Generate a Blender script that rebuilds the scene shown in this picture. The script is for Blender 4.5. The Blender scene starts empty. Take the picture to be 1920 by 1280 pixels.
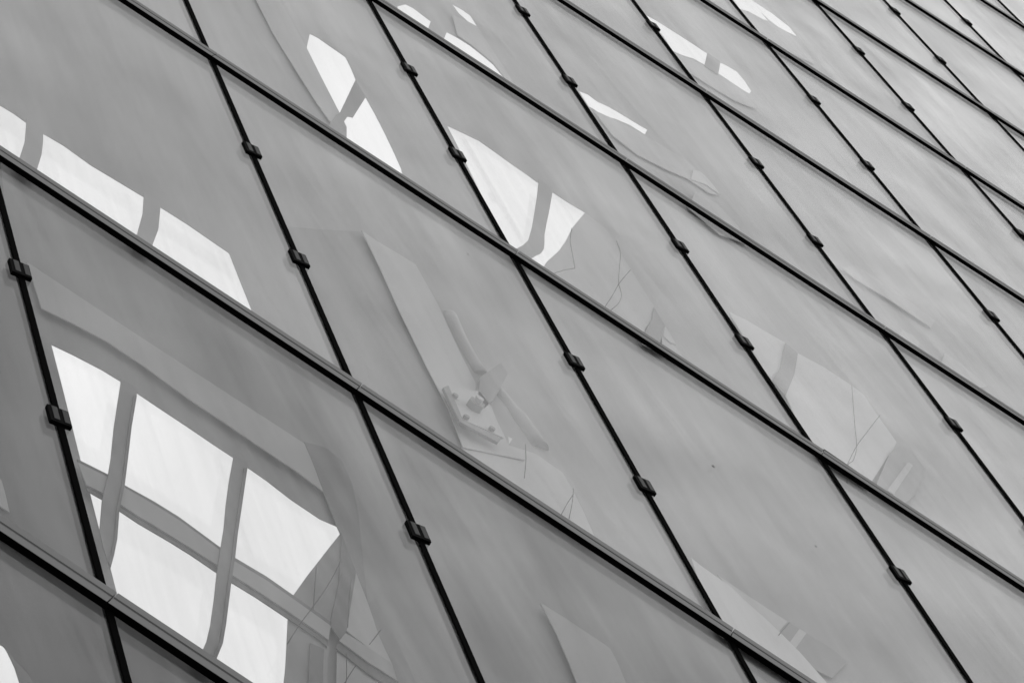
import bpy, bmesh, math, random
from mathutils import Vector, Matrix
from mathutils.geometry import delaunay_2d_cdt
R = math.radians
random.seed(7)
C = bpy.context.scene.collection
scene = bpy.context.scene

# ---------------------------------------------------------------- measured data, metres (x along the wall, z up)
HOLES = [[(-0.7935, 10.7532), (-0.7118, 10.7839), (-0.6152, 10.8107), (-0.5365, 10.8187), (-0.4713, 10.8115), (-0.3779, 10.8092), (-0.2705, 10.8091), (-0.1618, 10.8053),
  (-0.0805, 10.8056), (-0.0236, 10.8024), (0.055, 10.7976), (0.1579, 10.7774), (0.2759, 10.7747), (0.3357, 10.8019), (0.3603, 10.7637), (0.3618, 10.6367),
  (0.3651, 10.4936), (0.3686, 10.322), (0.3753, 10.146), (0.4092, 9.9824), (0.451, 9.8439), (0.4895, 9.7156), (0.5344, 9.5571), (0.5849, 9.3934), (0.3122, 9.3803),
  (0.0329, 9.3748), (-0.0284, 9.4826), (-0.0911, 9.5881), (-0.1443, 9.6686), (-0.1974, 9.7577), (-0.3133, 9.9522), (-0.4113, 10.1091), (-0.6373, 10.4919)],
 [(-1.8278, 12.4573), (-1.7542, 12.4609), (-1.6948, 12.4682), (-1.6286, 12.46), (-1.5518, 12.4618), (-1.4598, 12.4753), (-1.328, 12.4589), (-1.209, 12.4735),
  (-1.0898, 12.4881), (-1.015, 12.4951), (-0.8948, 12.5012), (-0.6906, 12.4883), (-0.5735, 12.2953), (-0.4509, 12.0955), (-0.3895, 11.9721), (-1.6183, 11.9898)],
 [(-1.4004, 15.869), (-1.3561, 15.8896), (-1.2856, 15.8785), (-1.2139, 15.8729), (-1.1864, 15.8662), (-1.12, 15.7527), (-1.051, 15.6191), (-0.9439, 14.97),
  (-1.1719, 15.3393), (-1.3363, 15.6109)],
 [(-0.9454, 15.4545), (-0.8422, 15.2936), (-0.7283, 15.1027), (-0.611, 14.8944), (-0.5379, 14.7582), (-0.466, 14.5727), (-0.7944, 14.5621), (-0.8178, 14.6859),
  (-0.8649, 14.8394), (-0.8952, 14.8894), (-0.9078, 14.9986), (-0.8905, 15.0405)],
 [(-1.3002, 17.335), (-1.2866, 17.4827), (-1.2436, 17.5045), (-1.1178, 17.4678), (-1.0868, 17.2916), (-1.0289, 17.1438), (-1.2289, 17.1465)],
 [(-1.1476, 18.0922), (-1.0763, 18.1104), (-1.0229, 18.1003), (-0.9403, 17.9621), (-0.9957, 17.9398), (-1.0727, 17.9868)],
 [(-1.0115, 17.4627), (-0.9408, 17.4865), (-0.8647, 17.4897), (-0.7762, 17.4582), (-0.6961, 17.4172), (-0.6361, 17.3437), (-0.5878, 17.2881), (-0.5203, 17.153),
  (-0.9717, 17.1608), (-0.987, 17.3069)],
 [(-0.574, 15.831), (-0.4858, 15.8806), (-0.4046, 15.9222), (-0.3023, 15.9069), (-0.206, 15.8891), (-0.1216, 15.8802), (-0.0392, 15.8657), (0.043, 15.8653),
  (0.1347, 15.8645), (0.2322, 15.8802), (0.236, 15.703), (0.2376, 15.5113), (0.2569, 15.2718), (0.2648, 15.0477), (0.2609, 14.8941), (0.2578, 14.7919), (0.2617, 14.6861),
  (0.2638, 14.5889), (0.1324, 14.5814), (0.0605, 14.6856), (-0.2042, 15.1501), (-0.4659, 15.6374)],
 [(-0.2666, 17.9999), (-0.213, 18.0515), (-0.1473, 18.03), (-0.0779, 18.0773), (-0.0016, 18.0916), (0.0902, 18.1015), (0.1733, 18.1191), (0.1812, 17.9843),
  (0.0792, 17.9751), (-0.0095, 17.9007), (-0.0543, 17.8071), (-0.1319, 17.8216), (-0.1575, 17.8087)],
 [(-0.3729, 20.8472), (-0.2875, 20.8805), (-0.1636, 20.8869), (-0.0397, 20.8933), (0.112, 20.8832), (0.1316, 20.7172), (0.1523, 20.5216), (0.0714, 20.493),
  (0.0072, 20.3942), (-0.0566, 20.3426), (-0.1649, 20.5554)],
 [(0.2157, 20.8723), (0.2713, 20.9018), (0.3397, 20.9168), (0.421, 20.7945), (0.4954, 20.631), (0.4949, 20.5263), (0.4359, 20.5117), (0.2576, 20.528)],
 [(-0.0793, 23.1764), (0.0014, 23.4631), (0.1435, 23.4516), (0.2515, 23.4491), (0.4121, 23.3684), (0.5049, 23.1965), (0.4254, 23.1365), (0.3466, 23.1066),
  (0.2575, 23.1498), (0.1906, 23.2275), (0.2709, 23.0886), (0.192, 22.9698), (0.1169, 22.9816), (0.0833, 22.8135)],
 [(-0.2042, 8.7954), (-0.138, 8.8229), (-0.1295, 8.8195), (-0.1189, 8.8111), (-0.0699, 8.7588), (-0.0091, 8.6901), (0.0139, 8.645), (-0.074, 8.5061)]]
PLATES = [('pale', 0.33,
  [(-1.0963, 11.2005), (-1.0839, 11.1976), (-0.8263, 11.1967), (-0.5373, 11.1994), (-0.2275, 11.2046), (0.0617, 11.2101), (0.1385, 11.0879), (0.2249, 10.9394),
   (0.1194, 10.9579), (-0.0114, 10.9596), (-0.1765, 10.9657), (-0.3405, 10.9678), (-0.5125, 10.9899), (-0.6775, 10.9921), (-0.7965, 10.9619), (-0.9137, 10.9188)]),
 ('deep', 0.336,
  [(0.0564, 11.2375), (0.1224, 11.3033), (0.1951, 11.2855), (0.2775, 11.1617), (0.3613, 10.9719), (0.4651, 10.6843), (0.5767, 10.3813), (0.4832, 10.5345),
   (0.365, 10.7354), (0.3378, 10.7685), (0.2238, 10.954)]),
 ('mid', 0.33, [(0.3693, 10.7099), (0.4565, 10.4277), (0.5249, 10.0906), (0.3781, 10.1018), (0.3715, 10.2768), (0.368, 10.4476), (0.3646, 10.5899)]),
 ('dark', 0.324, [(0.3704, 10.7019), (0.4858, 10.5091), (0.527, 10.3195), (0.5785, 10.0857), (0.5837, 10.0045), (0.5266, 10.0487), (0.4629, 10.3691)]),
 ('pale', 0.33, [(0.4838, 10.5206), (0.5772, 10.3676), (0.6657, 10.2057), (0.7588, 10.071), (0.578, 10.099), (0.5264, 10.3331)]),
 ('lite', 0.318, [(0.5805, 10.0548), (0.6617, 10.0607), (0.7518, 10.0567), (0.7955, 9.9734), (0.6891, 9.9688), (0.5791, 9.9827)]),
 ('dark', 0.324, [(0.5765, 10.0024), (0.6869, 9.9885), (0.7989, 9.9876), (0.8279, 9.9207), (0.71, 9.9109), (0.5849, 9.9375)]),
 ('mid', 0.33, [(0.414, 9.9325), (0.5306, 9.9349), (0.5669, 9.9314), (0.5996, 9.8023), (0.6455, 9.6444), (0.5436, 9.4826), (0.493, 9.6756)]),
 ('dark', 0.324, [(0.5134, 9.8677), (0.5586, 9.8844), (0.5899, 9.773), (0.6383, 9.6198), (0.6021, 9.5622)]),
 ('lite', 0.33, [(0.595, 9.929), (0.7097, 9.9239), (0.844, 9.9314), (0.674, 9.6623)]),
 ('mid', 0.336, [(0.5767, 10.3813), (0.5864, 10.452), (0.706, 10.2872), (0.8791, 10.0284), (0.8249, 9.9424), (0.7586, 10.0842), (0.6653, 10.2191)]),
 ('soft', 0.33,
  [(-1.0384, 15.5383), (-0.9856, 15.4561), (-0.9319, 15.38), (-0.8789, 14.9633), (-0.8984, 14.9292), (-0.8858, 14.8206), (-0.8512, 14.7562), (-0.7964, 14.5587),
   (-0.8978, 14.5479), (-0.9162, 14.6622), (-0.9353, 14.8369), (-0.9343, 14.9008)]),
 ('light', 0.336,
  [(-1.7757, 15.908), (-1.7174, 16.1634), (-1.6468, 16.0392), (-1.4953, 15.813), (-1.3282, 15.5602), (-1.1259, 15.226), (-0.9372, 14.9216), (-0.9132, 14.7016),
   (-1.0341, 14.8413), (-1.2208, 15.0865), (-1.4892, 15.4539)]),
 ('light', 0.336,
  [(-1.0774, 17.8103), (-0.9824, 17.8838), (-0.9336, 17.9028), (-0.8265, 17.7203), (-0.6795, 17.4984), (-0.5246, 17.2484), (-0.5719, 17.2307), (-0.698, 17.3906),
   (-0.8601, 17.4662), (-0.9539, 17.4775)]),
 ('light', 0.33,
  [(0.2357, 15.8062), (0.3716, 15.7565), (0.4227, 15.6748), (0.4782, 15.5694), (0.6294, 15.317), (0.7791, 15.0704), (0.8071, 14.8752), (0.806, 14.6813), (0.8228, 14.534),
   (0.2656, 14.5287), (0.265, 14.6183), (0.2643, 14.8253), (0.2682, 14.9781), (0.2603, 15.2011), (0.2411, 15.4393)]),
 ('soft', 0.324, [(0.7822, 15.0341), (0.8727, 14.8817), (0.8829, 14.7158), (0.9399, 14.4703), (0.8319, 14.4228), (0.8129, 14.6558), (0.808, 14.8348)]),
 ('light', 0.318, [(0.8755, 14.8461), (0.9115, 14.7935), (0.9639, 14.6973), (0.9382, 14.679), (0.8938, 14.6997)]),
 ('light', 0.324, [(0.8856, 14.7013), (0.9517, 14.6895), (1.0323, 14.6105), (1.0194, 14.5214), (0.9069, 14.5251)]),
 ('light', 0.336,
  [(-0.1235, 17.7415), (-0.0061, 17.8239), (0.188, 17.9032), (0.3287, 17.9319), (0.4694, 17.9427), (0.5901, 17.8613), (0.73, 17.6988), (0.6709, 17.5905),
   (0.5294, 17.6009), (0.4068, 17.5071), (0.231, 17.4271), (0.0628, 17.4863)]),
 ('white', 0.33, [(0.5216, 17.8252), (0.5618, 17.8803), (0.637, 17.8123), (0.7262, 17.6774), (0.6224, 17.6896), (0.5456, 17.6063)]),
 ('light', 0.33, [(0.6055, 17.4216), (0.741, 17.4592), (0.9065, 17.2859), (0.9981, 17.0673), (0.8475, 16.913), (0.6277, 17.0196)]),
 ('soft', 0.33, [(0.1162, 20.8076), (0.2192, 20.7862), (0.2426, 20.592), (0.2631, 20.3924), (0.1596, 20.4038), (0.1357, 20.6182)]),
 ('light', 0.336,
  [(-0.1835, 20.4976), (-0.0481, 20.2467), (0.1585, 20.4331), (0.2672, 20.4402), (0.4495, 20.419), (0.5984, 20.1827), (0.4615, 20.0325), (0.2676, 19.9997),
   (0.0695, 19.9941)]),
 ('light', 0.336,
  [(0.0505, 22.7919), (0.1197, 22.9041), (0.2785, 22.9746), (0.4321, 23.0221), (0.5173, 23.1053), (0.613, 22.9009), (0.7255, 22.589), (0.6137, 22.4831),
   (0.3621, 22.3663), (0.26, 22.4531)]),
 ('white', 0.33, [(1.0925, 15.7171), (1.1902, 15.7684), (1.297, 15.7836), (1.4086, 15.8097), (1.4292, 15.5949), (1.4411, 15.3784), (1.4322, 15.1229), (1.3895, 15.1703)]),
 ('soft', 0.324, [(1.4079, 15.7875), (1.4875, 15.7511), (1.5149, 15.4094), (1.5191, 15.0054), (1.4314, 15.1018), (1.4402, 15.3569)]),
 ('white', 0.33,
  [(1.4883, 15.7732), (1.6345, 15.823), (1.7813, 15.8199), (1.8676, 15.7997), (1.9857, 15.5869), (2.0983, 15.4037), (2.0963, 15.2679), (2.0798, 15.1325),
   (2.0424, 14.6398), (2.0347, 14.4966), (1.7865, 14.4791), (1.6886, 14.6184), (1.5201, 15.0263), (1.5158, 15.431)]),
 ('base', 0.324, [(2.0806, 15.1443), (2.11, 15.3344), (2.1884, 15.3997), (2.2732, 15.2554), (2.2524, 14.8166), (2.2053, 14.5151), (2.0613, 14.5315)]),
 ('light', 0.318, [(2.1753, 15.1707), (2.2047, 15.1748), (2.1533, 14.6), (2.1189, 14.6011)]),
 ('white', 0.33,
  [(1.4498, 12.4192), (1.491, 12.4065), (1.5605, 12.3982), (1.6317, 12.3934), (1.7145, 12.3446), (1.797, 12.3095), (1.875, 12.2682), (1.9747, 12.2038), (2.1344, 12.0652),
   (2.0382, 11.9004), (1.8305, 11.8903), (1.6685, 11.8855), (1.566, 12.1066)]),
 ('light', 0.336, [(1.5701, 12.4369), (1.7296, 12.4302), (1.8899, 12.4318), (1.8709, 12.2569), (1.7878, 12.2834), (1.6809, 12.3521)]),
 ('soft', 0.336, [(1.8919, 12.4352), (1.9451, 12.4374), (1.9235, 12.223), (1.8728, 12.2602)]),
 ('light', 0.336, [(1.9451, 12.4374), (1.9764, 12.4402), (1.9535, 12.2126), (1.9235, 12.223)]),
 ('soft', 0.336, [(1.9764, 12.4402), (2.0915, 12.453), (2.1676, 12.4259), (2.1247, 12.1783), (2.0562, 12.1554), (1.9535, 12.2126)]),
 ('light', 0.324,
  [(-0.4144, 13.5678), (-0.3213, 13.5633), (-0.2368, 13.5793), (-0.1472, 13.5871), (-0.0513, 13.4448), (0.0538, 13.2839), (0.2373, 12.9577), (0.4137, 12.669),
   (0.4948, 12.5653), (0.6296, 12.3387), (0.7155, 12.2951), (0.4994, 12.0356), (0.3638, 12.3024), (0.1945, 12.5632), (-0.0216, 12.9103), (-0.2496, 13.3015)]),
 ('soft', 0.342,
  [(-0.6459, 13.098), (-0.5382, 13.3264), (-0.4199, 13.6035), (-0.255, 13.3564), (-0.0259, 12.9633), (0.1911, 12.6147), (0.3612, 12.3526), (0.4974, 12.0846),
   (0.5275, 11.9699), (0.3164, 11.9801), (0.0328, 11.9916), (-0.0605, 12.1242), (-0.2694, 12.4792), (-0.4948, 12.8587)]),
 ('left_dim', 0.342,  # dim left strip of the lower row, brightness falloff painted in
  [(-1.752, 11.9566), (-1.5299, 11.9432), (-1.373, 11.6304), (-1.0923, 11.1344), (-0.8239, 10.6932), (-0.5791, 10.3024), (-0.2906, 9.8089), (-0.0977, 9.4851),
   (-0.0276, 9.3618), (-0.2177, 9.3513), (-0.5446, 9.3356)]),
 ('light', 0.33,
  [(0.4931, 12.0553), (0.6304, 12.3504), (0.7322, 12.4361), (0.7971, 12.4313), (0.8591, 12.4283), (0.9257, 12.3259), (1.0097, 12.1839), (1.0913, 12.0248),
   (1.1312, 11.9468), (0.8375, 11.946), (0.5318, 11.9438)]),
 ('white', 0.324, [(0.6094, 12.4116), (0.6274, 12.418), (0.6296, 12.3387)]),
 ('pale', 0.33,
  [(1.0455, 11.1822), (1.1469, 11.1903), (1.246, 11.1888), (1.3317, 11.1876), (1.3837, 11.1042), (1.4634, 10.9429), (1.3167, 10.71), (1.229, 10.8785),
   (1.1454, 11.0313)]),
 ('pale', 0.33, [(-0.5429, 9.608), (-0.5137, 9.6371), (-0.4696, 9.5716), (-0.4158, 9.4836), (-0.4871, 9.4829)]),
 ('dark', 0.33, [(-0.1157, 8.7788), (-0.0736, 8.7497), (-0.0277, 8.7316), (0.0346, 8.6744), (0.0206, 8.6037), (-0.0649, 8.7218)]),
 ('light', 0.33, [(1.5074, 17.7894), (1.5751, 18.0338), (1.8413, 18.0417), (2.1048, 17.9518), (2.0995, 17.7593), (1.8318, 17.7765), (1.597, 17.7425)]),
 ('light', 0.33, [(1.9486, 17.3531), (2.0152, 17.3734), (2.0608, 17.3207), (2.0583, 17.1943), (1.9397, 17.1604)]),
 ('light', 0.33, [(2.2156, 17.4348), (2.3115, 17.4369), (2.4889, 17.3403), (2.448, 17.1824), (2.2096, 17.207)])]
BARS = {'W1': [('crossbeam', 'dark', 0.324,
         [(-0.4117, 10.0453), (-0.3085, 10.0765), (-0.2472, 10.0782), (-0.1431, 10.0984), (-0.0553, 10.1044), (0.0385, 10.0936), (0.1093, 10.0852), (0.1645, 10.0814),
          (0.2773, 10.0949), (0.3789, 10.0885), (0.5255, 10.0773), (0.5623, 9.9099), (0.5312, 9.9218), (0.4126, 9.9259), (0.295, 9.9268), (0.2076, 9.9189),
          (0.1546, 9.9193), (0.0615, 9.9222), (-0.0152, 9.9174), (-0.127, 9.9022), (-0.1978, 9.9027), (-0.2604, 9.9021), (-0.312, 9.8939)]),
        ('beam_face', 'lite', 0.318,  # paler tone paints in the lighter shading of the beam's bottom face
         [(-0.4003, 10.0145), (-0.2964, 10.0477), (-0.2353, 10.0494), (-0.1302, 10.0662), (-0.0428, 10.0721), (0.0507, 10.0614), (0.1177, 10.052), (0.1738, 10.0449),
          (0.2862, 10.0583), (0.3874, 10.052), (0.5298, 10.0398), (0.5523, 9.943), (0.5149, 9.9497), (0.3996, 9.9549), (0.2815, 9.9558), (0.1929, 9.9511),
          (0.1361, 9.9505), (0.0451, 9.9469), (-0.0318, 9.9421), (-0.1452, 9.93), (-0.2197, 9.9295), (-0.2741, 9.9278), (-0.3267, 9.9121)]),
        ('mullion', 'mid', 0.312,
         [(-0.5351, 10.7497), (-0.5219, 10.7217), (-0.4648, 10.5399), (-0.4143, 10.381), (-0.338, 10.1586), (-0.3047, 10.05), (-0.2567, 9.8761), (-0.227, 9.7925),
          (-0.1865, 9.6775), (-0.1468, 9.6074), (-0.0789, 9.5036), (-0.102, 9.595), (-0.1317, 9.6986), (-0.1778, 9.83), (-0.1944, 9.8767), (-0.2436, 10.0517),
          (-0.3019, 10.2311), (-0.3768, 10.4592), (-0.4161, 10.5761), (-0.4577, 10.7209), (-0.4683, 10.754)]),
        ('mullion', 'mid', 0.312,
         [(-0.08, 10.7417), (-0.0707, 10.715), (-0.0243, 10.5351), (0.0255, 10.359), (0.076, 10.1934), (0.1118, 10.0587), (0.157, 9.8933), (0.2052, 9.7314),
          (0.2516, 9.565), (0.2754, 9.4626), (0.2841, 9.4027), (0.2984, 9.3076), (0.3511, 9.3036), (0.3309, 9.4063), (0.3158, 9.5064), (0.2858, 9.6229), (0.2386, 9.7893),
          (0.2098, 9.8929), (0.1668, 10.0549), (0.1198, 10.218), (0.0575, 10.4498), (-0.0144, 10.7119), (-0.0237, 10.7448)]),
        ('dark_edge_strip', 'dark', 0.306,  # dark strip added along the right edge of the bar
         [(-0.4496, 10.6915), (-0.3748, 10.4453), (-0.3, 10.2175), (-0.2418, 10.0384), (-0.2151, 9.9454), (-0.1926, 9.8637), (-0.13, 9.6859), (-0.1004, 9.5825),
          (-0.0809, 9.505), (-0.0982, 9.5248), (-0.1119, 9.5876), (-0.1405, 9.6881), (-0.202, 9.8627), (-0.2258, 9.9477), (-0.2526, 10.0407), (-0.3084, 10.213),
          (-0.3833, 10.4406), (-0.4536, 10.6689)]),
        ('dark_edge_strip', 'dark', 0.306,
         [(-0.0104, 10.69), (0.0588, 10.436), (0.121, 10.2045), (0.168, 10.0416), (0.211, 9.8799), (0.2868, 9.6103), (0.3167, 9.494), (0.3319, 9.394), (0.348, 9.3028),
          (0.3349, 9.3085), (0.3218, 9.3912), (0.3076, 9.4881), (0.2776, 9.6043), (0.2015, 9.8736), (0.1584, 10.0351), (0.1113, 10.1977), (0.0489, 10.4289),
          (-0.0192, 10.6788)])],
 'W2': [('mullion', 'base', 0.318,
         [(-1.6253, 12.4112), (-1.6075, 12.3701), (-1.5343, 12.1833), (-1.4842, 12.0171), (-1.4385, 11.8572), (-1.3585, 11.8588), (-1.403, 12.0076), (-1.4488, 12.1603),
          (-1.4989, 12.2954), (-1.5467, 12.4079)]),
        ('mullion', 'base', 0.318,
         [(-1.0871, 12.4341), (-1.0712, 12.3928), (-1.0149, 12.234), (-0.9581, 12.0248), (-0.9193, 11.8758), (-0.8536, 11.8777), (-0.8824, 12.0026), (-0.9233, 12.1795),
          (-0.999, 12.4049), (-1.0135, 12.4496)])],
 'W5': [('mullion', 'base', 0.318,
         [(-0.045, 15.8065), (-0.0313, 15.7476), (0.0151, 15.5086), (0.0545, 15.2876), (0.0999, 15.0299), (0.1315, 14.8081), (0.1292, 14.6823), (0.1165, 14.5661),
          (0.1663, 14.4312), (0.215, 14.4435), (0.1989, 14.5847), (0.2067, 14.6749), (0.2163, 14.7469), (0.2118, 14.8298), (0.1947, 14.9166), (0.1686, 15.0299),
          (0.1369, 15.2197), (0.1117, 15.3825), (0.0502, 15.7471), (0.0368, 15.82)])]}
PANES = {'W1': [(-0.7988, 10.7816), (-0.7169, 10.8124), (-0.6199, 10.8393), (-0.541, 10.8473), (-0.4756, 10.8402), (-0.3819, 10.8378), (-0.2742, 10.8377), (-0.1651, 10.8339),
        (-0.0835, 10.8342), (-0.0266, 10.831), (0.0523, 10.8262), (0.1555, 10.8059), (0.274, 10.8032), (0.3339, 10.8305), (0.3586, 10.7921), (0.36, 10.6648),
        (0.3634, 10.5212), (0.3669, 10.3491), (0.3737, 10.1725), (0.4077, 10.0084), (0.4496, 9.8695), (0.4882, 9.7408), (0.5332, 9.5818), (0.5839, 9.4176),
        (0.3103, 9.4045), (0.0301, 9.399), (-0.0313, 9.5071), (-0.0942, 9.6129), (-0.1475, 9.6936), (-0.2009, 9.7831), (-0.3171, 9.9781), (-0.4154, 10.1356),
        (-0.6421, 10.5196)],
 'W2': [(-1.8363, 12.491), (-1.7625, 12.4946), (-1.7029, 12.502), (-1.6365, 12.4937), (-1.5594, 12.4956), (-1.4672, 12.5091), (-1.335, 12.4926), (-1.2156, 12.5073),
        (-1.096, 12.5219), (-1.021, 12.529), (-0.9004, 12.5351), (-0.6955, 12.5221), (-0.5781, 12.3286), (-0.4552, 12.1281), (-0.3935, 12.0043), (-1.6262, 12.0221)],
 'W5': [(-0.5786, 15.8752), (-0.4901, 15.9249), (-0.4087, 15.9667), (-0.3061, 15.9514), (-0.2095, 15.9335), (-0.1248, 15.9245), (-0.0422, 15.9101), (0.0403, 15.9096),
        (0.1323, 15.9088), (0.2301, 15.9245), (0.2339, 15.7469), (0.2355, 15.5545), (0.2548, 15.3143), (0.2628, 15.0895), (0.2589, 14.9354), (0.2558, 14.8328),
        (0.2596, 14.7267), (0.2618, 14.6293), (0.1299, 14.6218), (0.0578, 14.7262), (-0.2076, 15.1921), (-0.4702, 15.681)]}
CABLES = [([(0.3788, 10.3128), (0.4168, 10.1746), (0.458, 10.0271)], 'short dark wire in the grey field right of the big bright window'),
 ([(0.426, 10.4756), (0.4457, 10.2359), (0.4519, 10.0524), (0.4558, 9.8821), (0.4643, 9.7207)], 'long slanting dark wire crossing the corner of the big bright window'),
 ([(0.663, 10.1814), (0.6626, 10.115), (0.6619, 10.044)], 'tiny dark wire at the right end of the pale crossbeam'),
 ([(0.6223, 9.8904), (0.6557, 9.7878), (0.6918, 9.6517)], 'upright dark wire below the right end of the crossbeam'),
 ([(0.6664, 9.8667), (0.6688, 9.7762), (0.6735, 9.6681)], 'slanting dark wire below the right end of the crossbeam'),
 ([(0.4893, 10.3832), (0.5321, 10.2168), (0.5761, 10.0602)], 'upright dark wire along the grey post right of the big bright window'),
 ([(0.2462, 15.3181), (0.2785, 15.1302), (0.3282, 14.9588), (0.3835, 14.774)], 'bent dark wire just right of the two part bright window'),
 ([(0.3278, 14.5289), (0.3548, 14.6661), (0.3835, 14.774)], 'short level dark wire under the two part bright window'),
 ([(0.4508, 15.5667), (0.5026, 15.4168), (0.5465, 15.1692), (0.5833, 14.9722), (0.6264, 14.8317), (0.6403, 14.69), (0.6323, 14.5306)],
  'wavy dark wire down the pale plate near the upper middle'),
 ([(0.5899, 15.2686), (0.5872, 14.9821), (0.5963, 14.7351), (0.601, 14.5293)], 'slanting dark wire that crosses the wavy wire on the pale plate'),
 ([(0.6819, 12.3746), (0.7184, 12.2315), (0.7532, 12.0548)], 'short upright dark wire under the bolted bracket'),
 ([(0.9268, 12.2587), (0.9506, 12.1284), (0.9746, 11.955)], 'upright dark wire at the right edge of the plate under the bracket'),
 ([(0.9388, 12.2039), (0.9387, 12.064), (0.9424, 11.9415)], 'slanting dark wire at the right edge of the plate under the bracket'),
 ([(1.7898, 15.711), (1.8367, 15.3766), (1.8747, 15.1178), (1.9139, 14.8456), (1.9193, 14.6416), (1.9041, 14.5235), (1.9259, 14.2846)],
  'long wavy dark wire down the faint pale window at right'),
 ([(1.9715, 15.5344), (1.9396, 15.1769), (1.9115, 14.8407), (1.8981, 14.4768)], 'slanting dark wire that crosses the long wavy wire at right'),
 ([(1.89, 12.3337), (1.8788, 12.2406), (1.8678, 12.149)], 'tiny dark wire beside the dark plates at the lower right')]
TUBE_ONE = [(0.1062, 13.3508), (0.2283, 13.1274), (0.3711, 12.924)]
TUBE_TWO = [(0.4371, 12.8913), (0.5619, 12.7758), (0.734, 12.5772)]
BLOCK = [(0.3819, 12.7277), (0.4058, 13.0071), (0.4568, 12.9459), (0.4716, 12.731), (0.4788, 12.5813), (0.4724, 12.4304), (0.419, 12.5336)]
PLATE = [(0.2996, 12.3653), (0.3095, 12.4197), (0.4373, 12.1851), (0.5964, 12.2414), (0.5955, 12.1868), (0.4332, 12.1458)]
FACE = [(0.3089, 12.431), (0.4181, 12.5709), (0.492, 12.4943), (0.6, 12.2758), (0.4368, 12.1962)]
BOLTS = [(0.356, 12.351), (0.5455, 12.2661), (0.4418, 12.2183)]
NUT = [(0.4403, 12.3696)]
SPECKS = [(1.3285, 12.5009), (1.8116, 12.3674), (0.0591, 13.062)]
ROW_CUTS = [9.37, 11.962, 14.553, 17.145, 19.736]
CELLS = [(0, 0), (0, 1), (0, 2), (1, 0), (1, 1), (1, 2), (1, 3), (2, 1), (2, 2), (2, 3), (2, 4), (3, 1), (3, 2), (3, 3), (3, 4), (3, 5), (4, 2), (4, 3), (4, 4), (4, 5), (4, 6),
 (5, 2), (5, 3), (5, 4), (5, 5), (5, 6), (6, 3), (6, 4), (6, 5), (6, 6), (6, 7), (7, 4), (7, 5), (7, 6), (7, 7), (7, 8), (8, 6), (8, 7), (8, 8), (8, 9), (9, 7), (9, 8),
 (9, 9), (9, 10), (10, 8), (10, 9), (10, 10), (11, 9), (11, 10), (11, 11), (12, 10), (12, 11), (12, 12), (13, 11), (13, 12), (13, 13), (14, 12), (14, 13), (15, 13)]
CAM_ROT = [[0.835835, -0.547308, 0.042826], [-0.510005, -0.802996, -0.30837], [0.203162, 0.235905, -0.950302]]
CAM_LOC = (0.913, -3.5133, 1.6)
GRID = {'vx': -1.4325, 'vz': 2.3568, 'w': 1.5, 'z0': 6.3095}

# ---------------------------------------------------------------- camera
cd = bpy.data.cameras.new('camera'); cam = bpy.data.objects.new('camera', cd); C.objects.link(cam)
cd.sensor_width = 36.0; cd.lens = 5600.0 / 1920.0 * 36.0; cd.clip_start = 0.05; cd.clip_end = 2000
m = Matrix([list(r) for r in CAM_ROT]).to_4x4(); m.translation = Vector(CAM_LOC); cam.matrix_world = m
scene.camera = cam

# ---------------------------------------------------------------- overcast sky, seen in black and white
SUN_EL, SUN_ROT = 42, 108
world = bpy.data.worlds.new('World'); scene.world = world; world.use_nodes = True
nt = world.node_tree; nt.nodes.clear()
def N(t, tree=None, **k):
    n = (tree or nt).nodes.new(t)
    for a, v in k.items(): setattr(n, a, v)
    return n
def math_node(tree, op, a, b=None, clamp=False):
    n = tree.nodes.new('ShaderNodeMath'); n.operation = op; n.use_clamp = clamp
    for i, v in enumerate((a, b)):
        if v is None: continue
        if isinstance(v, (int, float)): n.inputs[i].default_value = v
        else: tree.links.new(v, n.inputs[i])
    return n.outputs[0]
sky = N('ShaderNodeTexSky', sky_type='NISHITA', sun_disc=False, sun_elevation=R(SUN_EL), sun_rotation=R(SUN_ROT), dust_density=6.0, air_density=1.0)
bw = N('ShaderNodeRGBToBW'); nt.links.new(sky.outputs[0], bw.inputs[0])
tc = N('ShaderNodeTexCoord'); sep = N('ShaderNodeSeparateXYZ'); nt.links.new(tc.outputs['Generated'], sep.inputs[0])
el = math_node(nt, 'MAXIMUM', sep.outputs['Z'], 0.0)
cie = math_node(nt, 'MULTIPLY_ADD', el, 5.1); cie.node.inputs[2].default_value = 2.55      # cloud deck, brighter overhead
mp = N('ShaderNodeMapping'); mp.inputs['Scale'].default_value = (2.2, 2.2, 2.2); nt.links.new(tc.outputs['Generated'], mp.inputs[0])
nz = N('ShaderNodeTexNoise'); nz.inputs['Scale'].default_value = 2.2; nz.inputs['Detail'].default_value = 3; nz.inputs['Roughness'].default_value = .55
nt.links.new(mp.outputs[0], nz.inputs['Vector'])
cl = math_node(nt, 'MULTIPLY_ADD', nz.outputs['Fac'], 1.4); cl.node.inputs[2].default_value = 0.32
deck = math_node(nt, 'MULTIPLY', cie, cl)
part = math_node(nt, 'MULTIPLY', bw.outputs[0], 0.15)
tot = math_node(nt, 'ADD', math_node(nt, 'MULTIPLY', deck, 0.92), part)
bg = N('ShaderNodeBackground'); bg.inputs['Strength'].default_value = 0.126
nt.links.new(tot, bg.inputs['Color'])
wo = N('ShaderNodeOutputWorld'); nt.links.new(bg.outputs[0], wo.inputs[0])

sd = bpy.data.lights.new('sun', 'SUN'); sd.energy = 0.8; sd.angle = R(14); sd.color = (1, 1, 1)
sun = bpy.data.objects.new('sun', sd); C.objects.link(sun)
az = R(SUN_ROT); e = R(SUN_EL)
d = Vector((math.sin(az) * math.cos(e), math.cos(az) * math.cos(e), math.sin(e)))
sun.rotation_euler = d.to_track_quat('Z', 'Y').to_euler(); sun.location = d * 50

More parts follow.
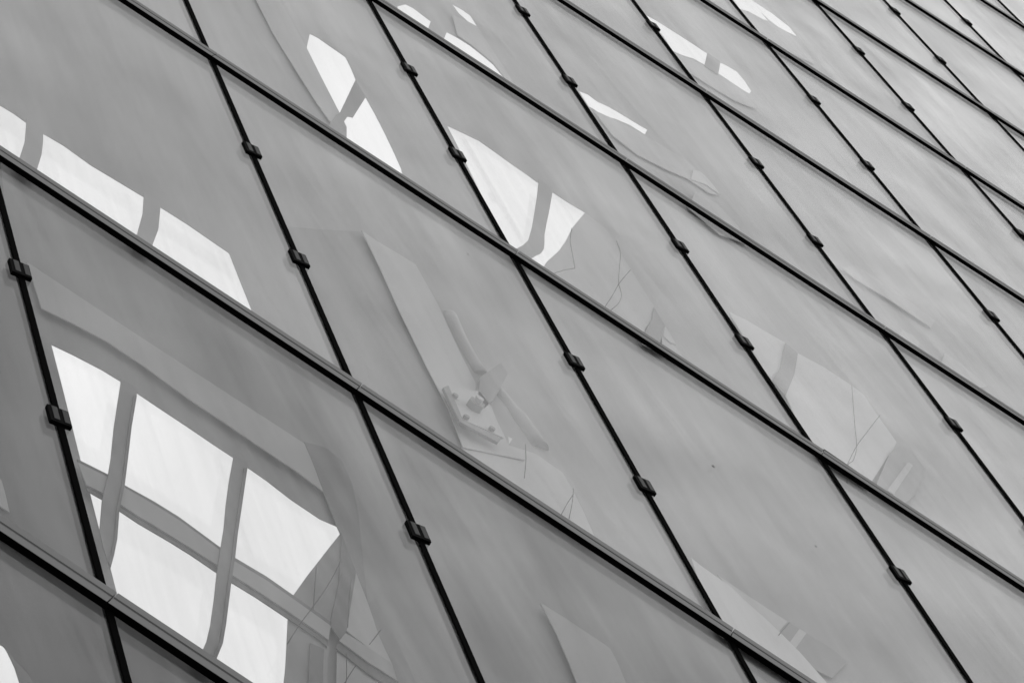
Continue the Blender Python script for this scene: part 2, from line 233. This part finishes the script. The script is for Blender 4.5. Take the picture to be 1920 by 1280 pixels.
scene.render.engine = 'CYCLES'
scene.cycles.transparent_max_bounces = 24; scene.cycles.max_bounces = 10
scene.cycles.use_denoising = True
scene.view_settings.view_transform = 'Standard'; scene.view_settings.look = 'None'
scene.view_settings.gamma = 1; scene.view_settings.exposure = 0; scene.view_settings.use_curve_mapping = False

# ---------------------------------------------------------------- materials (all neutral: the photograph is black and white)
GW, VX, VZ, Z0 = GRID['w'], GRID['vx'], GRID['vz'], GRID['z0']
RAKE = math.atan2(VZ, VX)                # direction of the raked joints in the wall plane

def streak_noise(t, long, wide, detail=5):
    """noise drawn out along the raked joints, in object space"""
    tc = t.nodes.new('ShaderNodeTexCoord'); mp = t.nodes.new('ShaderNodeMapping')
    mp.vector_type = 'TEXTURE'
    mp.inputs['Rotation'].default_value = (0, -RAKE, 0)
    mp.inputs['Scale'].default_value = (long, wide, wide)
    t.links.new(tc.outputs['Object'], mp.inputs[0])
    n = t.nodes.new('ShaderNodeTexNoise'); n.inputs['Scale'].default_value = 1.0; n.inputs['Detail'].default_value = detail
    n.inputs['Roughness'].default_value = .5
    t.links.new(mp.outputs[0], n.inputs['Vector'])
    return n.outputs['Fac']

def paint(name, v, rough=.6, spec=.3, var=.12, metal=0.0):
    m = bpy.data.materials.new(name); m.use_nodes = True; t = m.node_tree
    b = t.nodes['Principled BSDF']
    b.inputs['Roughness'].default_value = rough; b.inputs['Specular IOR Level'].default_value = spec; b.inputs['Metallic'].default_value = metal
    if var:
        a = streak_noise(t, 2.2, .3, 3); c = t.nodes.new('ShaderNodeTexNoise'); c.inputs['Scale'].default_value = 1.1; c.inputs['Detail'].default_value = 3
        tc = t.nodes.new('ShaderNodeTexCoord'); t.links.new(tc.outputs['Object'], c.inputs['Vector'])
        s = math_node(t, 'ADD', math_node(t, 'MULTIPLY', a, .5), math_node(t, 'MULTIPLY', c.outputs['Fac'], .7))
        k = math_node(t, 'MULTIPLY_ADD', math_node(t, 'SUBTRACT', s, .6), 2 * var * v); k.node.inputs[2].default_value = v
        cc = t.nodes.new('ShaderNodeCombineColor')
        for i in range(3): t.links.new(k, cc.inputs[i])
        t.links.new(cc.outputs[0], b.inputs['Base Color'])
    else:
        b.inputs['Base Color'].default_value = (v, v, v, 1)
    return m

TONE = {k: paint('grey_tone_' + k, v, var=q) for k, v, q in (
    ('lowest_dim', .06, .35), ('left_dim', .17, .35), ('low', .27, .35), ('base', .49, .35), ('high', .56, .3), ('deep', .19, .12), ('dark', .12, .12), ('mid', .23, .12),  # row tones carry a painted light gradient up the wall
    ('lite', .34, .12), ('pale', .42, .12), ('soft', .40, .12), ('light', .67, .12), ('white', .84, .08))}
M_ALU = paint('anodised_aluminium', .22, rough=.5, spec=.25, var=.06)
M_RUBBER = paint('black_rubber', .003, rough=.8, spec=.01, var=0)
M_CLAMP = paint('black_clamp_metal', .003, rough=.6, spec=.02, var=0)
M_CLAMPFACE = paint('dark_clamp_face', .03, rough=.45, spec=.2, var=0)
M_STEEL = paint('grey_steel', .34, rough=.5, spec=.4, var=.1)
M_WIRE = paint('wire_black', .02, rough=.6, spec=.2, var=0)

MOTTLE = 1.7
def glass(name, f0, tint, rough, wave, dirt):
    """architectural glass sheet: straight-through transmission with a Schlick reflection, a trace of dust"""
    m = bpy.data.materials.new(name); m.use_nodes = True; t = m.node_tree; t.nodes.clear()
    g = t.nodes.new('ShaderNodeNewGeometry')
    dp = t.nodes.new('ShaderNodeVectorMath'); dp.operation = 'DOT_PRODUCT'
    t.links.new(g.outputs['Incoming'], dp.inputs[0]); t.links.new(g.outputs['Normal'], dp.inputs[1])
    c = math_node(t, 'SUBTRACT', 1.0, math_node(t, 'ABSOLUTE', dp.outputs['Value']))
    F = math_node(t, 'MULTIPLY_ADD', math_node(t, 'POWER', c, 5.0), .52 * (1 - f0), True); F.node.inputs[2].default_value = f0
    if wave:      # cloudy reflections put into the reflectance: soft patches and streaks of each pane's own
        oi = t.nodes.new('ShaderNodeObjectInfo'); tc = t.nodes.new('ShaderNodeTexCoord')
        ad = t.nodes.new('ShaderNodeVectorMath'); ad.operation = 'MULTIPLY_ADD'
        t.links.new(oi.outputs['Random'], ad.inputs[0]); ad.inputs[1].default_value = (60, 60, 60); t.links.new(tc.outputs['Object'], ad.inputs[2])
        a = t.nodes.new('ShaderNodeTexNoise'); a.inputs['Scale'].default_value = 1.5; a.inputs['Detail'].default_value = 2.5; a.inputs['Distortion'].default_value = .4
        t.links.new(ad.outputs[0], a.inputs['Vector'])
        st = []
        for rot, lng, wid in ((-RAKE, 2.6, .16), (-RAKE - .16, 1.8, .028)):
            mp = t.nodes.new('ShaderNodeMapping'); mp.vector_type = 'TEXTURE'; mp.inputs['Rotation'].default_value = (0, rot, 0); mp.inputs['Scale'].default_value = (lng, wid, wid)
            t.links.new(ad.outputs[0], mp.inputs[0])
            b = t.nodes.new('ShaderNodeTexNoise'); b.inputs['Scale'].default_value = 1.0; b.inputs['Detail'].default_value = 2; t.links.new(mp.outputs[0], b.inputs['Vector']); st.append(b.outputs['Fac'])
        sm = math_node(t, 'ADD', math_node(t, 'MULTIPLY', a.outputs['Fac'], .75), math_node(t, 'ADD', math_node(t, 'MULTIPLY', st[0], .5), math_node(t, 'MULTIPLY', st[1], .36)))
        F = math_node(t, 'MULTIPLY', F, math_node(t, 'ADD', math_node(t, 'MULTIPLY', math_node(t, 'ADD', math_node(t, 'SUBTRACT', sm, .845), math_node(t, 'MULTIPLY', oi.outputs['Random'], .08)), MOTTLE), 1.0), True)
    tr = t.nodes.new('ShaderNodeBsdfTransparent'); tr.inputs[0].default_value = (tint, tint, tint, 1)
    gl = t.nodes.new('ShaderNodeBsdfGlossy'); gl.inputs['Roughness'].default_value = rough; gl.inputs[0].default_value = (1, 1, 1, 1)
    if wave:
        tc = t.nodes.new('ShaderNodeTexCoord'); n = t.nodes.new('ShaderNodeTexNoise'); n.inputs['Scale'].default_value = 2.2; n.inputs['Detail'].default_value = 1
        oi = t.nodes.new('ShaderNodeObjectInfo'); ad = t.nodes.new('ShaderNodeVectorMath'); ad.operation = 'MULTIPLY_ADD'
        t.links.new(oi.outputs['Random'], ad.inputs[0]); ad.inputs[1].default_value = (60, 60, 60); t.links.new(tc.outputs['Object'], ad.inputs[2])
        t.links.new(ad.outputs[0], n.inputs['Vector'])
        bp = t.nodes.new('ShaderNodeBump'); bp.inputs['Strength'].default_value = wave; bp.inputs['Distance'].default_value = .02
        t.links.new(n.outputs['Fac'], bp.inputs['Height']); t.links.new(bp.outputs[0], gl.inputs['Normal'])
    mx = t.nodes.new('ShaderNodeMixShader'); t.links.new(F, mx.inputs[0]); t.links.new(tr.outputs[0], mx.inputs[1]); t.links.new(gl.outputs[0], mx.inputs[2])
    out = mx
    if dirt:
        df = t.nodes.new('ShaderNodeBsdfDiffuse'); df.inputs[0].default_value = (.5, .5, .5, 1)
        a = streak_noise(t, 1.6, .045, 4)
        k = math_node(t, 'MULTIPLY', math_node(t, 'SUBTRACT', a, .40, True), dirt, True)
        m2 = t.nodes.new('ShaderNodeMixShader'); t.links.new(k, m2.inputs[0]); t.links.new(mx.outputs[0], m2.inputs[1]); t.links.new(df.outputs[0], m2.inputs[2])
        out = m2
    o = t.nodes.new('ShaderNodeOutputMaterial'); t.links.new(out.outputs[0], o.inputs[0])
    return m
M_GLASS = glass('facade_glass', .038, .97, .12, .25, .10)
M_PANE = glass('window_pane', .004, .99, .0, 0, .10)

# ---------------------------------------------------------------- helpers
def link(o, parent=None):
    C.objects.link(o)
    if parent is not None: o.parent = parent
    return o
def obj(name, me, mat=None, parent=None, loc=(0, 0, 0)):
    if mat is not None and not me.materials: me.materials.append(mat)
    o = bpy.data.objects.new(name, me); o.location = loc
    return link(o, parent)
def tag(o, label=None, cat=None, group=None, kind=None):
    for k, v in (('label', label), ('category', cat), ('group', group), ('kind', kind)):
        if v: o[k] = v
    return o
def thing(name, label, cat, loc=(0, 0, 0), group=None):
    o = bpy.data.objects.new(name, None); o.location = loc; o.empty_display_size = .2
    return tag(link(o), label, cat, group)
def prism(name, pts, y, t):
    """mesh of an outline in the wall plane, front face at y, t deep"""
    n = len(pts)
    a = sum(pts[i][0] * pts[(i + 1) % n][1] - pts[(i + 1) % n][0] * pts[i][1] for i in range(n))
    if a < 0: pts = pts[::-1]
    v = [(x, y, z) for x, z in pts] + [(x, y + t, z) for x, z in pts]
    f = [tuple(range(n)), tuple(range(2 * n - 1, n - 1, -1))] + [(i, i + n, (i + 1) % n + n, (i + 1) % n) for i in range(n)]
    me = bpy.data.meshes.new(name); me.from_pydata(v, [], f); me.update()
    return me
def box_bm(bm, x0, x1, y0, y1, z0, z1, M=None):
    vs = [bm.verts.new(Vector(p) if M is None else M @ Vector(p)) for p in
          ((x0, y0, z0), (x1, y0, z0), (x1, y1, z0), (x0, y1, z0), (x0, y0, z1), (x1, y0, z1), (x1, y1, z1), (x0, y1, z1))]
    for q in ((0, 1, 5, 4), (1, 2, 6, 5), (2, 3, 7, 6), (3, 0, 4, 7), (4, 5, 6, 7), (3, 2, 1, 0)): bm.faces.new([vs[i] for i in q])
def to_mesh(bm, name, bevel=0):
    bmesh.ops.recalc_face_normals(bm, faces=bm.faces)
    if bevel: bmesh.ops.bevel(bm, geom=bm.edges[:], offset=bevel, segments=2, profile=.6, affect='EDGES')
    me = bpy.data.meshes.new(name); bm.to_mesh(me); bm.free(); return me
def tube_mesh(name, pts, r, seg=6, smooth=True):
    bm = bmesh.new(); rings = []
    pts = [Vector(p) for p in pts]
    for k, p in enumerate(pts):
        d = (pts[min(k + 1, len(pts) - 1)] - pts[max(k - 1, 0)]).normalized()
        a = d.cross(Vector((0, 1, 0))); a = a.normalized() if a.length > 1e-4 else Vector((1, 0, 0)); b = d.cross(a)
        rr = r[k] if isinstance(r, (list, tuple)) else r
        rings.append([bm.verts.new(p + (a * math.cos(q) + b * math.sin(q)) * rr) for q in [2 * math.pi * s / seg for s in range(seg)]])
    for A, B in zip(rings, rings[1:]):
        for s in range(seg): bm.faces.new((A[s], A[(s + 1) % seg], B[(s + 1) % seg], B[s]))
    bm.faces.new(rings[0]); bm.faces.new(rings[-1][::-1])
    me = to_mesh(bm, name)
    if smooth:
        for p in me.polygons: p.use_smooth = len(p.vertices) == 4
    return me
def spline(pts, n=5):
    """Catmull-Rom through the points"""
    P = [Vector(p) for p in pts]; P = [2 * P[0] - P[1]] + P + [2 * P[-1] - P[-2]]; out = []
    for i in range(1, len(P) - 2):
        for k in range(n):
            t = k / n; a, b, c, d = P[i - 1:i + 3]
            out.append(.5 * ((2 * b) + (c - a) * t + (2 * a - 5 * b + 4 * c - d) * t * t + (3 * b - a - 3 * c + d) * t ** 3))
    return out + [P[-2]]

# ---------------------------------------------------------------- ground
g = bmesh.new(); box_bm(g, -400, 400, -400, 400, -.3, 0)
ground = obj('pavement', to_mesh(g, 'pavement'), paint('pale_paving', .3, var=.1)); tag(ground, kind='structure')

# ---------------------------------------------------------------- the glass wall
facade = thing('glass_facade', 'grey glass wall of slanted panes with black joints and small clamps', 'glass wall')
GAP = .0132                                   # half the raked joint, measured along x
Pz = .0205                          # transom: how far it stands proud
ZB, ZT = -.028, .059                          # underside and top of the transom about each grid line
def gx(u, v): return u * GW + v * VX
def gz(v): return Z0 + v * VZ
k = VX / VZ
z_lo, z_hi = ZB + .040, VZ + ZB + .036
pane = prism('glass_panel', [(k * z_lo + GAP, z_lo), (GW + k * z_lo - GAP, z_lo), (GW + k * z_hi - GAP, z_hi), (k * z_hi + GAP, z_hi)], 0, .012)
pane.materials.append(M_GLASS)
gas = prism('joint_gasket', [(k * z_lo - GAP + .0006, z_lo), (k * z_lo + GAP - .0006, z_lo), (k * z_hi + GAP - .0006, z_hi), (k * z_hi - GAP + .0006, z_hi)], -.006, .016)
gas.materials.append(M_RUBBER)
# transom cover: extruded profile with a shadow groove along its face
def transom_mesh(L, gap=.0022):
    prof = [(-.0005, ZB + .004), (-Pz, ZB + .004), (-Pz, ZB + .040), (-Pz + .004, ZB + .042), (-Pz + .004, ZB + .052), (-Pz + .0005, ZB + .054), (-Pz + .0005, ZT - .002), (-Pz + .0025, ZT), (-.0005, ZT)]
    n = len(prof); v = [(gap, y, z) for y, z in prof] + [(L - gap, y, z) for y, z in prof]
    f = [tuple(range(n)), tuple(range(2 * n - 1, n - 1, -1))] + [(i, i + n, (i + 1) % n + n, (i + 1) % n) for i in range(n)]
    me = bpy.data.meshes.new('transom_cover'); me.from_pydata(v, [], f)
    bm = bmesh.new(); bm.from_mesh(me); bmesh.ops.recalc_face_normals(bm, faces=bm.faces); bm.to_mesh(me); bm.free()
    me.materials.append(M_ALU); return me
tr = transom_mesh(GW)
b = bmesh.new(); box_bm(b, 0, GW, -Pz - .0008, -.0006, ZB, ZB + .0039); tg = to_mesh(b, 'transom_gasket'); tg.materials.append(M_RUBBER)
# clamp, drawn along the rake: a black bar across the joint with two dark plates
ex = Vector((math.sin(RAKE), 0, -math.cos(RAKE))); ez = Vector((math.cos(RAKE), 0, math.sin(RAKE)))
CM = Matrix(((ex.x, 0, ez.x, 0), (0, 1, 0, 0), (ex.z, 0, ez.z, 0), (0, 0, 0, 1)))
b = bmesh.new(); box_bm(b, -.037, .033, -.015, -.0005, -.044, .046, CM); cb = to_mesh(b, 'clamp', .0012); cb.materials.append(M_CLAMP)
def plate_mesh(x0, x1, z0, z1):
    b = bmesh.new(); box_bm(b, x0, x1, -.0165, -.0148, z0, z1, CM); me = to_mesh(b, 'clamp_plate', .0012); me.materials.append(M_CLAMPFACE); return me
pl = (plate_mesh(-.024, -.005, -.030, .044), plate_mesh(.010, .030, -.032, .043))

done_edges = set()
lifted = (3, 3)
for (j, i) in CELLS:
    x, z = gx(j, i), gz(i)
    o = obj('glass_panel', pane, None, facade, (x, 0, z))
    ax, az_ = random.gauss(0, .0003), random.gauss(0, .0003)                     # no pane sits perfectly true
    o.rotation_euler = (ax, 0, az_); o.location.y = ax * VZ / 2 - az_ * (GW / 2 + VX / 2)
    for jj in (j, j + 1):
        if ('T', jj, i) in done_edges: continue
        done_edges.add(('T', jj, i)); X = gx(jj, i)
        obj('joint_gasket', gas, None, facade, (X, 0, z))
        for v in (.347, .678):
            c = obj('clamp', cb, None, facade, (X + v * VX, 0, z + v * VZ))
            for p in pl: obj('clamp_plate', p, None, c)
    for ii in (i, i + 1):
        if ('S', j, ii) in done_edges: continue
        done_edges.add(('S', j, ii))
        X, Z = gx(j, ii), gz(ii)
        obj('transom_cover', tr, None, facade, (X, 0, Z)); obj('transom_gasket', tg, None, facade, (X, 0, Z))
# a sealing strip that has worked loose along the top of one cover
L0 = Vector((gx(4, 3), -.008, gz(3) + ZT + .006))
lo = [L0 + Vector((.0 + t * .75, -.006 * (1 - t), .004 - .016 * t)) for t in [q / 8 for q in range(9)]]
tag(obj('loose_seal', tube_mesh('loose_seal', lo, [.006 * (1 - .75 * q / 8) for q in range(9)], 6), M_RUBBER, facade), 'loose black seal strip lifted along the top of a transom')
for (x, z), r in zip(SPECKS, (.007, .005, .004)):
    b = bmesh.new(); bmesh.ops.create_icosphere(b, subdivisions=2, radius=r)
    for v in b.verts: v.co.y *= .3; v.co.z *= 1.4; v.co.x *= 1 + .4 * math.sin(v.co.z * 900)
    obj('dirt_speck', to_mesh(b, 'dirt_speck'), M_STEEL, facade, (x, -.0015, z))

# ---------------------------------------------------------------- shapes reflected in the glass, built as an added sheet wall with openings
WY = .35
inner = thing('reflection_wall', 'reflections in the glass built as a grey sheet wall with bright openings and pale plates', 'wall')
def sheet_with_holes(outer, holes, y, t, z_row):
    vs = []; loops = []
    for lp in [outer] + holes:
        s = len(vs); vs += [Vector(p) for p in lp]; loops.append(list(range(s, s + len(lp))))
    faces = [list(l) for l in loops]
    area = lambda l: sum(vs[l[q]].x * vs[l[(q + 1) % len(l)]].y - vs[l[(q + 1) % len(l)]].x * vs[l[q]].y for q in range(len(l)))
    edges = [(l[q], l[(q + 1) % len(l)]) for l in loops for q in range(len(l))]
    for zz in ROW_CUTS:
        edges.append((len(vs), len(vs) + 1)); vs += [Vector((outer[0][0], zz)), Vector((outer[1][0], zz))]
    V, E, F, ov, oe, of = delaunay_2d_cdt(vs, edges, [], 0, 1e-6)
    def inside(p, poly):
        c = False
        for q in range(len(poly)):
            a, b = poly[q], poly[q - 1]
            if (a[1] > p.y) != (b[1] > p.y) and p.x < (b[0] - a[0]) * (p.y - a[1]) / (b[1] - a[1]) + a[0]: c = not c
        return c
    keep = []
    for f in F:
        if not z_row[0] < sum(V[q].y for q in f) / len(f) < z_row[1]: continue
        c = sum((V[q] for q in f), Vector((0, 0))) / len(f)
        if not any(inside(c, h) for h in holes): keep.append(f)
    bm = bmesh.new(); bv = [bm.verts.new((p.x, y, p.y)) for p in V]
    for f in keep: bm.faces.new([bv[q] for q in f])
    bmesh.ops.recalc_face_normals(bm, faces=bm.faces)
    r = bmesh.ops.extrude_face_region(bm, geom=bm.faces[:])
    bmesh.ops.translate(bm, vec=(0, t, 0), verts=[g for g in r['geom'] if isinstance(g, bmesh.types.BMVert)])
    return to_mesh(bm, 'wall_sheet')
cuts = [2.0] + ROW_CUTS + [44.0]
for z0, z1, tone in zip(cuts, cuts[1:], ('lowest_dim', 'low', 'base', 'high', 'high', 'high')):  # rows lighten upward: the brightness gradient of the light is painted in
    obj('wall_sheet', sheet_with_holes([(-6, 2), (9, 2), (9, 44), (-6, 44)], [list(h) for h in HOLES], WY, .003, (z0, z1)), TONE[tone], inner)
for tone, y, pts in PLATES: obj('tone_plate', prism('tone_plate', pts, y, .0035 if y > .3 else .05), TONE[tone], inner)
WIN = {'W1': 'big bright window with a crossbeam and two upright bars', 'W2': 'low strip of bright window cut off by the joint below', 'W5': 'bright two part window beside a raked joint'}
for key, pts in PANES.items():
    w_ = tag(obj('window', prism('window', pts, WY + .012, .004), M_PANE, inner), WIN[key])
    for name, tone, y, p in BARS[key]: obj(name, prism(name, p, y, .0045), TONE[tone], w_)

# ---------------------------------------------------------------- pinned bracket in front of the sheet wall
BY = .27
br = thing('strut_bracket', 'pale bolted steel bracket with a hinge and two tubes, faint behind glass', 'bracket', (BOLTS[0][0], BY, BOLTS[0][1]))
def at(p, dy=0): return (p[0] - br.location.x, dy, p[1] - br.location.z)
loc = lambda pts: [(x - br.location.x, z - br.location.z) for x, z in pts]
obj('tube', tube_mesh('tube', [at(p, .105) for p in spline([(*p, 0) for p in TUBE_ONE], 4)], .046, 20), TONE['high'], br)
obj('tube', tube_mesh('tube', [at(p, .095) for p in spline([(*p, 0) for p in TUBE_TWO], 4)], [.036] * 5 + [.045] * 4, 20), TONE['high'], br)
obj('hinge_block', prism('hinge_block', loc(BLOCK), .02, .05), M_STEEL, br)
pf = obj('base_plate', prism('base_plate', loc(FACE), .02, .01), TONE['light'], br)
obj('plate_edge', prism('plate_edge', loc(PLATE), .016, .012), M_STEEL, br)
def hexnut(r, d):
    b = bmesh.new(); bmesh.ops.create_cone(b, cap_ends=True, segments=6, radius1=r, radius2=r, depth=d, matrix=Matrix.Rotation(R(90), 4, 'X'))
    me = to_mesh(b, 'bolt', .001); me.materials.append(M_STEEL); return me
hb = hexnut(.014, .012)
for p in BOLTS: obj('bolt', hb, None, br, at(p, .012))
nm = hexnut(.036, .03); o = obj('pin_nut', nm, None, br, at(NUT[0], .005))
b = bmesh.new(); bmesh.ops.create_cone(b, cap_ends=True, segments=20, radius1=.017, radius2=.017, depth=.03, matrix=Matrix.Rotation(R(90), 4, 'X'))
obj('pin', to_mesh(b, 'pin'), TONE['light'], o, (0, -.02, 0))

# ---------------------------------------------------------------- thin wires hanging behind the glass
for pts, label in CABLES:
    o = thing_mesh = None
    q = spline([(x, z, 0) for x, z in pts], 6); c0 = q[0]
    me = tube_mesh('hanging_wire', [(p.x - c0.x, 0, p.y - c0.y) for p in q], .0016, 6)
    tag(obj('hanging_wire', me, M_WIRE, None, (c0.x, .30, c0.y)), label, 'wire', 'thin wires behind the glass')
